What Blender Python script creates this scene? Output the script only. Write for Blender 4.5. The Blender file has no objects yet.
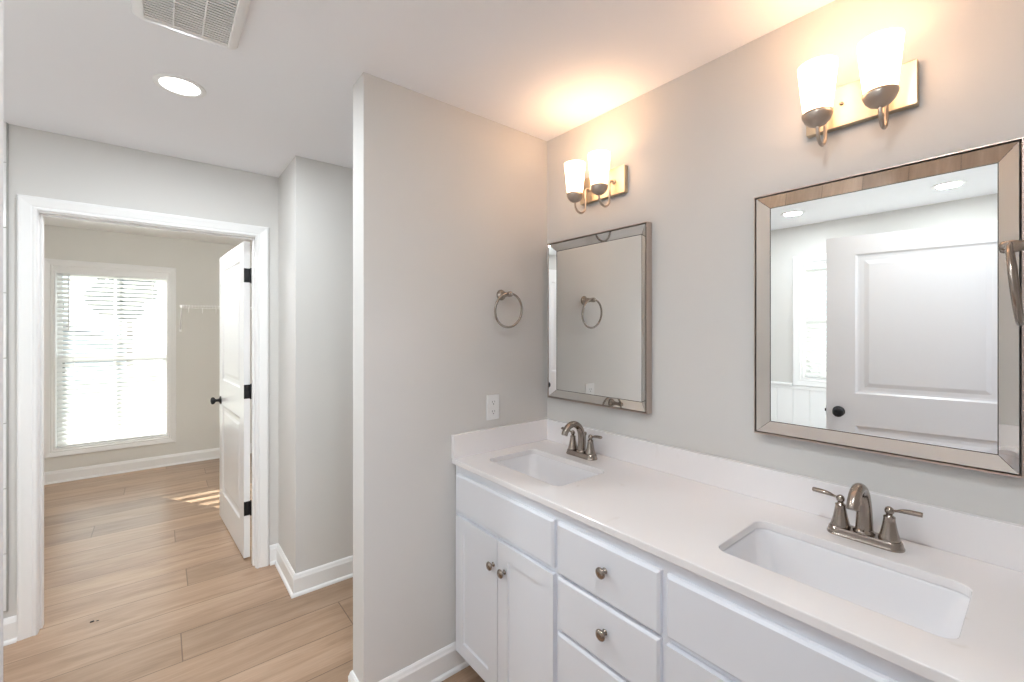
import bpy, bmesh, math, random
from mathutils import Vector, Matrix
random.seed(7)
PI = math.pi
SC = bpy.context.scene
COL = SC.collection

# ------------------------------------------------------------------ camera
EYE = 1.465
YAW = math.atan(352/434)
cam_data = bpy.data.cameras.new('camera')
cam = bpy.data.objects.new('camera', cam_data)
COL.objects.link(cam)
cam.location = (0, 0, EYE)
cam.rotation_euler = (PI/2, 0, -YAW)
cam_data.sensor_width = 36
cam_data.lens = 434/1024*36
cam_data.shift_y = -10/1024
cam_data.clip_start = 0.02
SC.camera = cam

# ------------------------------------------------------------------ exposure
SC.view_settings.view_transform = 'Standard'
SC.view_settings.look = 'None'
SC.view_settings.gamma = 1
SC.view_settings.use_curve_mapping = False
SC.view_settings.exposure = 0.1
SC.cycles.use_denoising = True
SC.cycles.max_bounces = 14
SC.cycles.diffuse_bounces = 8
SC.cycles.glossy_bounces = 6
SC.cycles.transmission_bounces = 8
SC.cycles.transparent_max_bounces = 16
SC.cycles.sample_clamp_indirect = 6
SC.cycles.caustics_reflective = False
SC.cycles.caustics_refractive = False

# ------------------------------------------------------------------ light strengths
SKY = 2.2 
SUN = 38.0 
DOWNLIGHT = 15.0 # W per recessed lamp
BED_FILL = 38.0 
CLOSET_FILL = 78.0 
SHADE = 5.2 
BULB = 0.45 # W per sconce bulb
WARM = (1.0, 0.56, 0.34) 

world = bpy.data.worlds.new('world'); SC.world = world
world.use_nodes = True
bg = world.node_tree.nodes['Background']
bg.inputs[0].default_value = (0.80, 0.90, 1.0, 1)
bg.inputs[1].default_value = SKY

sun_d = bpy.data.lights.new('sun', 'SUN'); sun_d.energy = SUN; sun_d.angle = 0.005
sun_d.color = (1.0, 0.96, 0.90)
sun = bpy.data.objects.new('sun', sun_d); COL.objects.link(sun)
sun.rotation_euler = Vector((0.53*0.968, -0.85*0.968, -0.25)).to_track_quat('-Z', 'Y').to_euler()

# ------------------------------------------------------------------ materials
def mat(name, color, rough=0.5, metal=0.0, spec=0.5, coat=0.0, emit=None, estr=0.0):
    m = bpy.data.materials.new(name); m.use_nodes = True
    b = m.node_tree.nodes['Principled BSDF']
    b.inputs['Base Color'].default_value = (*color, 1)
    b.inputs['Roughness'].default_value = rough
    b.inputs['Metallic'].default_value = metal
    b.inputs['Specular IOR Level'].default_value = spec
    b.inputs['Coat Weight'].default_value = coat
    b.inputs['Coat Roughness'].default_value = 0.06
    if emit:
        b.inputs['Emission Color'].default_value = (*emit, 1)
        b.inputs['Emission Strength'].default_value = estr
    return m

def add_bump(m, scale, strength, dist=0.002, detail=3, stretch=None):
    nt = m.node_tree; b = nt.nodes['Principled BSDF']
    tc = nt.nodes.new('ShaderNodeTexCoord'); no = nt.nodes.new('ShaderNodeTexNoise')
    no.inputs['Scale'].default_value = scale; no.inputs['Detail'].default_value = detail
    bp = nt.nodes.new('ShaderNodeBump'); bp.inputs['Strength'].default_value = strength
    bp.inputs['Distance'].default_value = dist
    if stretch:
        mp = nt.nodes.new('ShaderNodeMapping'); mp.inputs['Scale'].default_value = stretch
        nt.links.new(tc.outputs['Object'], mp.inputs[0]); nt.links.new(mp.outputs[0], no.inputs['Vector'])
    else:
        nt.links.new(tc.outputs['Object'], no.inputs['Vector'])
    nt.links.new(no.outputs['Fac'], bp.inputs['Height']); nt.links.new(bp.outputs[0], b.inputs['Normal'])
    return m

M = {}
M['wall'] = add_bump(mat('wall_paint', (0.67, 0.658, 0.640), 0.7, spec=0.25), 180, 0.05, 0.0008)
M['closet'] = add_bump(mat('closet_paint', (0.73, 0.72, 0.685), 0.75, spec=0.25), 180, 0.05, 0.0008)
M['ceil'] = add_bump(mat('ceiling_paint', (0.89, 0.895, 0.925), 0.85, spec=0.2), 120, 0.06, 0.001)
M['trim'] = mat('trim_paint', (0.86, 0.86, 0.86), 0.35, spec=0.45)
M['doorp'] = add_bump(mat('door_paint', (0.85, 0.85, 0.86), 0.28, spec=0.5), 40, 0.02, 0.001)
M['cab'] = mat('cabinet_paint', (0.80, 0.82, 0.87), 0.33, spec=0.45)
M['porc'] = mat('porcelain', (0.86, 0.86, 0.88), 0.08, spec=0.5)
M['shadowgrey'] = mat('fan_shade_grey', (0.22, 0.22, 0.22), 0.8)
M['black'] = mat('black_metal', (0.012, 0.012, 0.014), 0.35, metal=0.3)
M['dark'] = mat('dark_slot', (0.03, 0.03, 0.03), 0.6)
M['plastic'] = mat('white_plastic', (0.84, 0.84, 0.84), 0.35)
M['nickel'] = mat('brushed_nickel', (0.36, 0.31, 0.27), 0.22, metal=1.0)
M['plate'] = mat('satin_nickel_plate', (0.62, 0.52, 0.38), 0.36, metal=1.0)
M['cup'] = mat('satin_nickel_light', (0.50, 0.43, 0.37), 0.36, metal=1.0)
M['chrome'] = mat('chrome', (0.85, 0.85, 0.86), 0.06, metal=1.0)
M['mirror'] = mat('mirror_glass', (0.93, 0.95, 0.94), 0.0, metal=1.0)
M['bevelm'] = mat('bevelled_mirror_strip', (0.90, 0.90, 0.88), 0.02, metal=1.0)
M['champ'] = mat('champagne_frame', (0.56, 0.47, 0.42), 0.35, metal=0.9)
M['joint'] = mat('dark_mirror_joint', (0.05, 0.045, 0.04), 0.4, metal=0.5)
M['tile'] = mat('white_wall_tile', (0.86, 0.86, 0.86), 0.12)
M['grout'] = mat('grout', (0.5, 0.5, 0.48), 0.8)
M['wire'] = mat('white_coated_wire', (0.95, 0.95, 0.94), 0.35)
M['grass'] = add_bump(mat('dry_lawn', (0.17, 0.18, 0.18), 0.9), 3, 0.4, 0.05)
M['siding'] = mat('pale_siding', (0.55, 0.60, 0.66), 0.7)
M['roof'] = mat('roof_shingle', (0.20, 0.21, 0.24), 0.9)
M['leaf'] = mat('foliage', (0.11, 0.13, 0.135), 0.8)
M['bark'] = mat('bark', (0.16, 0.12, 0.09), 0.9)
M['bedfloor'] = mat('bedroom_carpet', (0.45, 0.42, 0.38), 0.95)

# quartz: white with a few soft warm veins
q = mat('white_quartz', (0.86, 0.84, 0.83), 0.13, spec=0.5)
nt = q.node_tree; bs = nt.nodes['Principled BSDF']
tc = nt.nodes.new('ShaderNodeTexCoord'); no = nt.nodes.new('ShaderNodeTexNoise'); cr = nt.nodes.new('ShaderNodeValToRGB')
no.inputs['Scale'].default_value = 5.5; no.inputs['Detail'].default_value = 6; no.inputs['Distortion'].default_value = 1.4
cr.color_ramp.elements[0].position = 0.27; cr.color_ramp.elements[0].color = (0.80, 0.77, 0.755, 1)
cr.color_ramp.elements[1].position = 0.33; cr.color_ramp.elements[1].color = (0.87, 0.85, 0.855, 1)
nt.links.new(tc.outputs['Object'], no.inputs['Vector']); nt.links.new(no.outputs['Fac'], cr.inputs[0]); nt.links.new(cr.outputs[0], bs.inputs['Base Color'])
M['quartz'] = q

# clear window pane
g = bpy.data.materials.new('clear_glass'); g.use_nodes = True; nt = g.node_tree; nt.nodes.clear()
o = nt.nodes.new('ShaderNodeOutputMaterial'); mx = nt.nodes.new('ShaderNodeMixShader'); tr = nt.nodes.new('ShaderNodeBsdfTransparent'); gl = nt.nodes.new('ShaderNodeBsdfGlossy')
tr.inputs[0].default_value = (0.93, 0.96, 0.95, 1); gl.inputs['Roughness'].default_value = 0.0
mx.inputs[0].default_value = 0.06
nt.links.new(tr.outputs[0], mx.inputs[1]); nt.links.new(gl.outputs[0], mx.inputs[2]); nt.links.new(mx.outputs[0], o.inputs[0])
M['glass'] = g

# blind slats: white, a little light passes through them
b_ = bpy.data.materials.new('blind_slat'); b_.use_nodes = True; nt = b_.node_tree; nt.nodes.clear()
o = nt.nodes.new('ShaderNodeOutputMaterial'); mx = nt.nodes.new('ShaderNodeMixShader'); df = nt.nodes.new('ShaderNodeBsdfDiffuse'); tl = nt.nodes.new('ShaderNodeBsdfTranslucent')
df.inputs[0].default_value = (0.88, 0.88, 0.87, 1); tl.inputs[0].default_value = (0.88, 0.88, 0.86, 1); mx.inputs[0].default_value = 0.35
nt.links.new(df.outputs[0], mx.inputs[1]); nt.links.new(tl.outputs[0], mx.inputs[2]); nt.links.new(mx.outputs[0], o.inputs[0])
M['slat'] = b_

# lit frosted glass of the sconces and downlight lens
M['shade'] = mat('lit_frosted_glass', (0.9, 0.88, 0.84), 0.35, emit=(1.0, 0.62, 0.38), estr=SHADE)
M['bulb'] = mat('lit_bulb', (0.9, 0.85, 0.75), 0.4, emit=(1.0, 0.75, 0.45), estr=12)
M['lens'] = mat('lit_downlight_lens', (0.9, 0.9, 0.9), 0.4, emit=(1.0, 0.97, 0.92), estr=5)

# plank floor: planks run along X, 0.2325 m wide
def floor_mat():
    m = bpy.data.materials.new('oak_plank_floor'); m.use_nodes = True; nt = m.node_tree
    b = nt.nodes['Principled BSDF']; L = nt.links.new
    def N(t, **k):
        n = nt.nodes.new(t)
        for a, v in k.items(): setattr(n, a, v)
        return n
    def MA(op, a, bb=None, c=None):
        n = N('ShaderNodeMath', operation=op)
        for i, v in enumerate((a, bb, c)):
            if v is None: continue
            if isinstance(v, (int, float)): n.inputs[i].default_value = v
            else: L(v, n.inputs[i])
        return n.outputs[0]
    ge = N('ShaderNodeNewGeometry'); sp = N('ShaderNodeSeparateXYZ'); L(ge.outputs['Position'], sp.inputs[0])
    x, y = sp.outputs[0], sp.outputs[1]
    yr = MA('DIVIDE', MA('ADD', y, -1.949 + 0.2325*40), 0.2325)
    row = MA('FLOOR', yr); fy = MA('FRACT', yr)
    wn = N('ShaderNodeTexWhiteNoise', noise_dimensions='1D'); L(row, wn.inputs['W'])
    xr = MA('DIVIDE', MA('ADD', MA('ADD', x, 30.0), MA('MULTIPLY', wn.outputs['Value'], 1.83)), 1.83)
    colm = MA('FLOOR', xr); fx = MA('FRACT', xr)
    cb = N('ShaderNodeCombineXYZ'); L(row, cb.inputs[0]); L(colm, cb.inputs[1])
    wp = N('ShaderNodeTexWhiteNoise', noise_dimensions='2D'); L(cb.outputs[0], wp.inputs['Vector'])
    # grain coordinates, shifted per plank
    gx = MA('ADD', MA('MULTIPLY', x, 1.0), MA('MULTIPLY', wp.outputs['Value'], 37.0))
    gv = N('ShaderNodeCombineXYZ'); L(MA('MULTIPLY', gx, 1.3), gv.inputs[0]); L(MA('MULTIPLY', y, 9.0), gv.inputs[1]); L(MA('MULTIPLY', row, 3.1), gv.inputs[2])
    n1 = N('ShaderNodeTexNoise'); n1.inputs['Scale'].default_value = 1.6; n1.inputs['Detail'].default_value = 8; n1.inputs['Roughness'].default_value = 0.62; n1.inputs['Distortion'].default_value = 0.6
    L(gv.outputs[0], n1.inputs['Vector'])
    gv2 = N('ShaderNodeCombineXYZ'); L(MA('MULTIPLY', gx, 5.0), gv2.inputs[0]); L(MA('MULTIPLY', y, 110.0), gv2.inputs[1])
    n2 = N('ShaderNodeTexNoise'); n2.inputs['Scale'].default_value = 1.0; n2.inputs['Detail'].default_value = 4; L(gv2.outputs[0], n2.inputs['Vector'])
    # knots
    gv3 = N('ShaderNodeCombineXYZ'); L(MA('MULTIPLY', gx, 2.2), gv3.inputs[0]); L(MA('MULTIPLY', y, 7.0), gv3.inputs[1])
    vo = N('ShaderNodeTexVoronoi'); vo.inputs['Scale'].default_value = 1.0; L(gv3.outputs[0], vo.inputs['Vector'])
    kn = N('ShaderNodeMapRange'); kn.inputs['From Min'].default_value = 0.03; kn.inputs['From Max'].default_value = 0.16; kn.inputs['To Min'].default_value = 0.55; kn.inputs['To Max'].default_value = 0.0
    L(vo.outputs['Distance'], kn.inputs['Value'])
    cr = N('ShaderNodeValToRGB'); e = cr.color_ramp.elements
    e[0].position = 0.28; e[0].color = (0.33, 0.21, 0.135, 1)
    e[1].position = 0.72; e[1].color = (0.55, 0.385, 0.27, 1)
    k = cr.color_ramp.elements.new(0.5); k.color = (0.45, 0.30, 0.20, 1)
    L(n1.outputs['Fac'], cr.inputs[0])
    hs = N('ShaderNodeHueSaturation'); L(cr.outputs[0], hs.inputs['Color'])
    L(MA('ADD', 0.86, MA('MULTIPLY', wp.outputs['Value'], 0.30)), hs.inputs['Value'])
    m1 = N('ShaderNodeMixRGB', blend_type='MULTIPLY'); m1.inputs[0].default_value = 0.30; L(hs.outputs[0], m1.inputs[1]); L(n2.outputs['Fac'], m1.inputs[2])
    m2 = N('ShaderNodeMixRGB', blend_type='MIX'); L(kn.outputs[0], m2.inputs[0]); L(m1.outputs[0], m2.inputs[1]); m2.inputs[2].default_value = (0.26, 0.15, 0.09, 1)
    ey = MA('MINIMUM', fy, MA('SUBTRACT', 1.0, fy)); ex = MA('MINIMUM', fx, MA('SUBTRACT', 1.0, fx))
    gap = MA('MAXIMUM', MA('LESS_THAN', ey, 0.011), MA('LESS_THAN', ex, 0.0014))
    m3 = N('ShaderNodeMixRGB', blend_type='MIX'); L(MA('MULTIPLY', gap, 0.75), m3.inputs[0]); L(m2.outputs[0], m3.inputs[1]); m3.inputs[2].default_value = (0.13, 0.08, 0.05, 1)
    L(m3.outputs[0], b.inputs['Base Color'])
    b.inputs['Roughness'].default_value = 0.30
    bp = N('ShaderNodeBump'); bp.inputs['Strength'].default_value = 0.22; bp.inputs['Distance'].default_value = 0.002
    L(MA('SUBTRACT', n2.outputs['Fac'], MA('MULTIPLY', gap, 0.9)), bp.inputs['Height']); L(bp.outputs[0], b.inputs['Normal'])
    return m
M['floor'] = floor_mat()

# ------------------------------------------------------------------ mesh helpers
class MB:
    def __init__(s): s.bm = bmesh.new(); s.smooth = []
    def quad(s, vs, sm=False):
        f = s.bm.faces.new([s.bm.verts.new(v) for v in vs]); f.smooth = sm; return f
    def box(s, x0, x1, y0, y1, z0, z1, bev=0.0, seg=2):
        v = [s.bm.verts.new(p) for p in ((x0,y0,z0),(x1,y0,z0),(x1,y1,z0),(x0,y1,z0),(x0,y0,z1),(x1,y0,z1),(x1,y1,z1),(x0,y1,z1))]
        fs = [s.bm.faces.new([v[i] for i in q]) for q in ((0,3,2,1),(4,5,6,7),(0,1,5,4),(1,2,6,5),(2,3,7,6),(3,0,4,7))]
        if bev > 0:
            es = list({e for f in fs for e in f.edges})
            r = bmesh.ops.bevel(s.bm, geom=es, offset=bev, segments=seg, profile=0.5, affect='EDGES')
        return s
    def rings(s, rings, closed=True, cap0=True, cap1=True, sm=True):
        """loft a list of vertex loops"""
        R = [[s.bm.verts.new(p) for p in r] for r in rings]
        n = len(R[0])
        for a, b in zip(R[:-1], R[1:]):
            for i in range(n if closed else n-1):
                j = (i+1) % n
                f = s.bm.faces.new([a[i], a[j], b[j], b[i]]); f.smooth = sm
        if cap0: s.bm.faces.new(R[0][::-1])
        if cap1: s.bm.faces.new(R[-1])
        return s
    def lathe(s, prof, mtx=None, n=32, cap0=True, cap1=True, sm=True):
        mtx = mtx or Matrix()
        rs = [[mtx @ Vector((r*math.cos(2*PI*i/n), r*math.sin(2*PI*i/n), z)) for i in range(n)] for r, z in prof]
        return s.rings(rs, True, cap0, cap1, sm)
    def tube(s, pts, rad, n=14, closed=False, sub=1, flat=1.0):
        pts = [Vector(p) for p in pts]
        if isinstance(rad, (int, float)): rad = [rad]*len(pts)
        if sub > 1 and len(pts) > 2:
            P, R = [], []
            m = len(pts); rng = m if closed else m-1
            for i in range(rng):
                p0 = pts[(i-1) % m] if closed or i > 0 else pts[0]*2-pts[1]
                p1 = pts[i]; p2 = pts[(i+1) % m]
                p3 = pts[(i+2) % m] if closed or i+2 < m else pts[-1]*2-pts[-2]
                for k in range(sub):
                    t = k/sub
                    P.append(0.5*((2*p1)+(p2-p0)*t+(2*p0-5*p1+4*p2-p3)*t*t+(3*p1-p0-3*p2+p3)*t**3))
                    R.append(rad[i]*(1-t)+rad[(i+1) % m]*t)
            if not closed: P.append(pts[-1]); R.append(rad[-1])
            pts, rad = P, R
        m = len(pts); rings = []; prev = None
        for i, p in enumerate(pts):
            a = pts[(i-1) % m] if (closed or i > 0) else p
            b = pts[(i+1) % m] if (closed or i < m-1) else p
            t = (b-a).normalized()
            if prev is None:
                up = Vector((0,0,1)) if abs(t.z) < 0.9 else Vector((0,1,0))
                u = t.cross(up).normalized()
            else: u = (prev - t*prev.dot(t)).normalized()
            prev = u; w = t.cross(u)
            rings.append([p + (u*math.cos(2*PI*k/n) + w*flat*math.sin(2*PI*k/n))*rad[i] for k in range(n)])
        if closed: rings.append(rings[0])
        return s.rings(rings, True, not closed, not closed, True)
    def sweep(s, pts, N, prof, closed=False, sm=False):
        """mitred moulding: pts in a plane with normal N, prof = (a in-plane to the left of travel, b along N)"""
        pts = [Vector(p) for p in pts]; N = Vector(N); m = len(pts); rings = []
        for i, p in enumerate(pts):
            ds = []
            if closed or i > 0: ds.append((p-pts[(i-1) % m]).normalized())
            if closed or i < m-1: ds.append((pts[(i+1) % m]-p).normalized())
            ns = [N.cross(d) for d in ds]
            mi = ns[0] if len(ns) == 1 else (ns[0]+ns[1])/(1+ns[0].dot(ns[1]))
            rings.append([p + mi*a + N*b for a, b in prof])
        if closed: rings.append(rings[0])
        return s.rings(rings, True, not closed, not closed, sm)
    def paneled(s, w, h, t, panels, steps, both=True):
        """slab x 0..w, y -t/2..t/2, z 0..h with moulded panels; steps = [(inset, depth)]"""
        xs = sorted({0, w, *[p[0] for p in panels], *[p[1] for p in panels]})
        zs = sorted({0, h, *[p[2] for p in panels], *[p[3] for p in panels]})
        for sgn in ((-1, 1) if both else (-1,)):
            y = sgn*t/2
            for a, b in zip(xs[:-1], xs[1:]):
                for c, d in zip(zs[:-1], zs[1:]):
                    if any(p[0] <= a+1e-6 and b <= p[1]+1e-6 and p[2] <= c+1e-6 and d <= p[3]+1e-6 for p in panels): continue
                    s.quad([(a,y,c),(b,y,c),(b,y,d),(a,y,d)])
            for p in panels:
                loops = [[(p[0]+i, y-sgn*dp, p[2]+i), (p[1]-i, y-sgn*dp, p[2]+i), (p[1]-i, y-sgn*dp, p[3]-i), (p[0]+i, y-sgn*dp, p[3]-i)] for i, dp in [(0, 0)]+steps]
                s.rings(loops, True, False, True, False)
        if not both: s.quad([(0,t/2,0),(0,t/2,h),(w,t/2,h),(w,t/2,0)])
        y0, y1 = -t/2, t/2
        s.quad([(0,y0,0),(0,y0,h),(0,y1,h),(0,y1,0)]); s.quad([(w,y0,0),(w,y1,0),(w,y1,h),(w,y0,h)])
        s.quad([(0,y0,0),(0,y1,0),(w,y1,0),(w,y0,0)]); s.quad([(0,y0,h),(w,y0,h),(w,y1,h),(0,y1,h)])
        return s
    def tf(s, mtx): bmesh.ops.transform(s.bm, matrix=mtx, verts=s.bm.verts); return s
    def build(s, name, material, parent=None, world=False, weld=True):
        if world and parent: bmesh.ops.translate(s.bm, verts=s.bm.verts, vec=-parent.location)
        if weld: bmesh.ops.remove_doubles(s.bm, verts=s.bm.verts, dist=1e-5)
        bmesh.ops.recalc_face_normals(s.bm, faces=s.bm.faces)
        me = bpy.data.meshes.new(name); s.bm.to_mesh(me); s.bm.free()
        me.materials.append(material)
        ob = bpy.data.objects.new(name, me); COL.objects.link(ob)
        if parent: ob.parent = parent
        return ob

def rrect(cx, cy, hx, hy, r, n=6):
    out = []
    for k, (sx, sy) in enumerate(((1,1),(-1,1),(-1,-1),(1,-1))):
        for i in range(n+1):
            a = k*PI/2 + i/n*PI/2
            out.append((cx+sx*(hx-r)+r*math.cos(a), cy+sy*(hy-r)+r*math.sin(a)))
    return out

def thing(name, label, cat, loc=(0,0,0), rotz=0.0, group=None):
    e = bpy.data.objects.new(name, None); COL.objects.link(e)
    e.location = loc; e.rotation_euler = (0,0,rotz); e.empty_display_size = 0.05
    e['label'] = label; e['category'] = cat
    if group: e['group'] = group
    return e
def tag(o, label, cat, group=None, kind=None):
    o['label'] = label; o['category'] = cat
    if group: o['group'] = group
    if kind: o['kind'] = kind
    return o
def struct(o, label, cat):
    o['kind'] = 'structure'; o['label'] = label; o['category'] = cat; return o
def copy_tree(o, parent=None):
    c = o.copy(); COL.objects.link(c); c.parent = parent
    for ch in [x for x in bpy.data.objects if x.parent == o]: copy_tree(ch, c)
    return c
def lamp(name, kind, energy, color, loc, parent=None, size=0.1, rot=(0,0,0)):
    d = bpy.data.lights.new(name, kind); d.energy = energy; d.color = color
    if kind == 'AREA': d.shape = 'DISK'; d.size = size
    else: d.shadow_soft_size = size
    l = bpy.data.objects.new(name, d); COL.objects.link(l); l.location = loc; l.rotation_euler = rot
    if parent: l.parent = parent
    return l

# ------------------------------------------------------------------ room shell
CZ = 2.44
XR, XL = 1.546, -1.53
YF, YB = -0.02, 3.08
struct(MB().box(-1.7, 1.7, -0.135, 6.2, -0.06, 0).build('floor', M['floor']), 'light oak plank floor running through bathroom and closet', 'floor')
struct(MB().box(-3.2, 3.2, -4.6, -0.135, -0.06, 0).build('floor_bedroom', M['bedfloor']), 'carpeted floor behind the camera', 'floor')
struct(MB().box(-1.7, 1.7, -0.135, 3.2, CZ, CZ+0.08).build('ceiling', M['ceil']), 'flat white painted bathroom ceiling', 'ceiling')
struct(MB().box(-1.5, 1.7, 3.2, 6.2, 2.48, 2.56).build('ceiling_closet', M['trim']), 'white ceiling of the closet room', 'ceiling')
struct(MB().box(-3.2, 3.2, -4.6, -0.135, CZ, CZ+0.08).build('ceiling_bedroom', M['ceil']), 'white ceiling of the room behind the camera', 'ceiling')

struct(MB().box(XR, 1.66, -0.135, 3.2, 0, CZ).build('wall_right', M['wall']), 'pale greige wall carrying both mirrors and light fixtures', 'wall')
struct(MB().box(0.595, XR, 1.62, 1.736, 0, CZ).build('wall_partition', M['wall']), 'pale greige partition wall at the far end of the vanity', 'wall')
struct(MB().box(0.585, 0.70, 2.63, YB, 0, CZ).box(0.70, XR, 2.63, 2.745, 0, CZ).build('wall_alcove', M['wall'], weld=False), 'grey wall corner right of the closet doorway', 'wall')
struct(MB().box(-1.65, -0.477, YB, 3.19, 0, CZ).box(0.476, XR, YB, 3.19, 0, CZ).box(-0.477, 0.476, YB, 3.19, 2.065, CZ).build('wall_back', M['wall'], weld=False), 'grey green wall around the closet doorway', 'wall')
# front wall with the entry door opening the photographer stands in
DX0, DX1 = -0.345, 0.575
struct(MB().box(-3.2, DX0-0.02, -0.135, YF, 0, CZ).box(DX1+0.02, 3.2, -0.135, YF, 0, CZ).box(DX0-0.02, DX1+0.02, -0.135, YF, 2.065, CZ).build('wall_front', M['wall'], weld=False), 'wall with the bathroom entry doorway', 'wall')
W2 = (0.56, 1.434, 1.02, 2.095)
struct(MB().box(-1.67, XL, YF, W2[0], 0, CZ).box(-1.67, XL, W2[1], YB, 0, CZ).box(-1.67, XL, W2[0], W2[1], 0, W2[2]).box(-1.67, XL, W2[0], W2[1], W2[3], CZ).build('wall_left', M['wall'], weld=False), 'grey green window wall seen in the large mirror', 'wall')
W1 = (-0.803, 0.075, 0.31, 2.095)
struct(MB().box(-1.45, W1[0], 6.03, 6.17, 0, 2.5).box(W1[1], 1.42, 6.03, 6.17, 0, 2.5).box(W1[0], W1[1], 6.03, 6.17, 0, W1[2]).box(W1[0], W1[1], 6.03, 6.17, W1[3], 2.5).build('wall_closet_far', M['closet'], weld=False), 'beige closet wall around the bright window', 'wall')
struct(MB().box(-1.45, -1.33, 3.2, 6.03, 0, 2.5).build('wall_closet_left', M['closet']), 'beige left wall of the closet room', 'wall')
struct(MB().box(1.3, 1.42, 3.2, 6.03, 0, 2.5).build('wall_closet_right', M['closet']), 'beige right wall of the closet room', 'wall')
struct(MB().box(-1.33, -0.477, 3.19, 3.2, 0, 2.5).box(0.476, 1.3, 3.19, 3.2, 0, 2.5).box(-0.477, 0.476, 3.19, 3.2, 2.065, 2.5).build('wall_closet_near', M['closet'], weld=False), 'beige closet side of the doorway wall', 'wall')
# bedroom behind the camera
struct(MB().box(-3.2, -3.08, -4.6, -0.135, 0, CZ).build('wall_bedroom_left', M['wall']), 'left wall of the room behind the camera', 'wall')
struct(MB().box(3.08, 3.2, -4.6, -0.135, 0, CZ).build('wall_bedroom_right', M['wall']), 'right wall of the room behind the camera', 'wall')
struct(MB().box(-3.08, -1.6, -4.6, -4.48, 0, CZ).box(1.6, 3.08, -4.6, -4.48, 0, CZ).box(-1.6, 1.6, -4.6, -4.48, 0, 0.6).box(-1.6, 1.6, -4.6, -4.48, 2.1, CZ).build('wall_bedroom_far', M['wall'], weld=False), 'window wall of the room behind the camera', 'wall')

# baseboards (profile: offset into the room, height)
BP = [(0,0),(0.026,0),(0.0255,0.006),(0.022,0.013),(0.0145,0.018),(0.0145,0.092),(0.011,0.100),(0.0085,0.110),(0.004,0.117),(0,0.117)]
def base(name, pts, label):
    struct(MB().sweep([(x,y,0) for x,y in pts], (0,0,1), BP).build(name, M['trim'], weld=False), label, 'baseboard')
base('baseboard_partition', [(1.075,1.62),(0.595,1.62),(0.595,1.736),(XR,1.736)], 'white baseboard wrapping the partition wall beside the vanity')
base('baseboard_right', [(XR,1.762),(XR,2.604)], 'white baseboard inside the side passage')
base('baseboard_alcove', [(XR,2.63),(0.585,2.63),(0.585,YB),(0.534,YB)], 'white baseboard wrapping the wall corner right of the closet doorway')
base('baseboard_left', [(-0.525,YB),(XL,YB),(XL,YF),(DX0-0.08,YF)], 'white baseboard left of the closet doorway')
base('baseboard_closet', [(0.534,3.2),(1.3,3.2),(1.3,6.03),(-1.33,6.03),(-1.33,3.2),(-0.534,3.2)], 'white baseboard running under the closet window')

# ------------------------------------------------------------------ door casings and jambs
CP = [(0,0),(0,0.009),(0.005,0.013),(0.012,0.013),(0.016,0.010),(0.022,0.0125),(0.044,0.0165),(0.052,0.0185),(0.060,0.0185),(0.066,0.014),(0.066,0)]
def casing(name, x0, x1, top, y, ny, label):
    # left-of-travel must be outward of the opening
    pts = [(x0,y,0),(x0,y,top),(x1,y,top),(x1,y,0)]
    if ny > 0: pts = pts[::-1]
    # plane normal = (0,ny,0); N x d gives outward side
    struct(MB().sweep(pts, (0,ny,0), CP).build(name, M['trim'], weld=False), label, 'door casing')
casing('trim_1', -0.460, 0.462, 2.047, YB, -1, 'white moulded casing around the closet doorway')
casing('trim_2', -0.465, 0.465, 2.047, 3.200, 1, 'white moulded casing on the closet side of the doorway')
casing('trim_3', DX0-0.006, DX1+0.006, 2.056, YF, 1, 'white moulded casing around the bathroom entry doorway')
casing('trim_4', DX0-0.006, DX1+0.006, 2.056, -0.135, -1, 'white casing on the outer side of the bathroom entry')
def jamb(name, x0, x1, top, y0, y1, label, stop):
    m = MB().box(x0-0.018, x0, y0, y1, 0, top+0.018).box(x1, x1+0.018, y0, y1, 0, top+0.018).box(x0, x1, y0, y1, top, top+0.018)
    a, b = stop
    m.box(x0, x0+0.009, a, b, 0, top).box(x1-0.009, x1, a, b, 0, top).box(x0+0.009, x1-0.009, a, b, top-0.009, top)
    struct(m.build(name, M['trim'], weld=False), label, 'door jamb')
jamb('trim_5', -0.459, 0.458, 2.042, YB, 3.200, 'white jamb boards lining the closet doorway', (3.12, 3.160))
jamb('trim_6', DX0, DX1, 2.048, -0.135, YF, 'white jamb boards lining the bathroom entry', (-0.105, -0.065))

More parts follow.
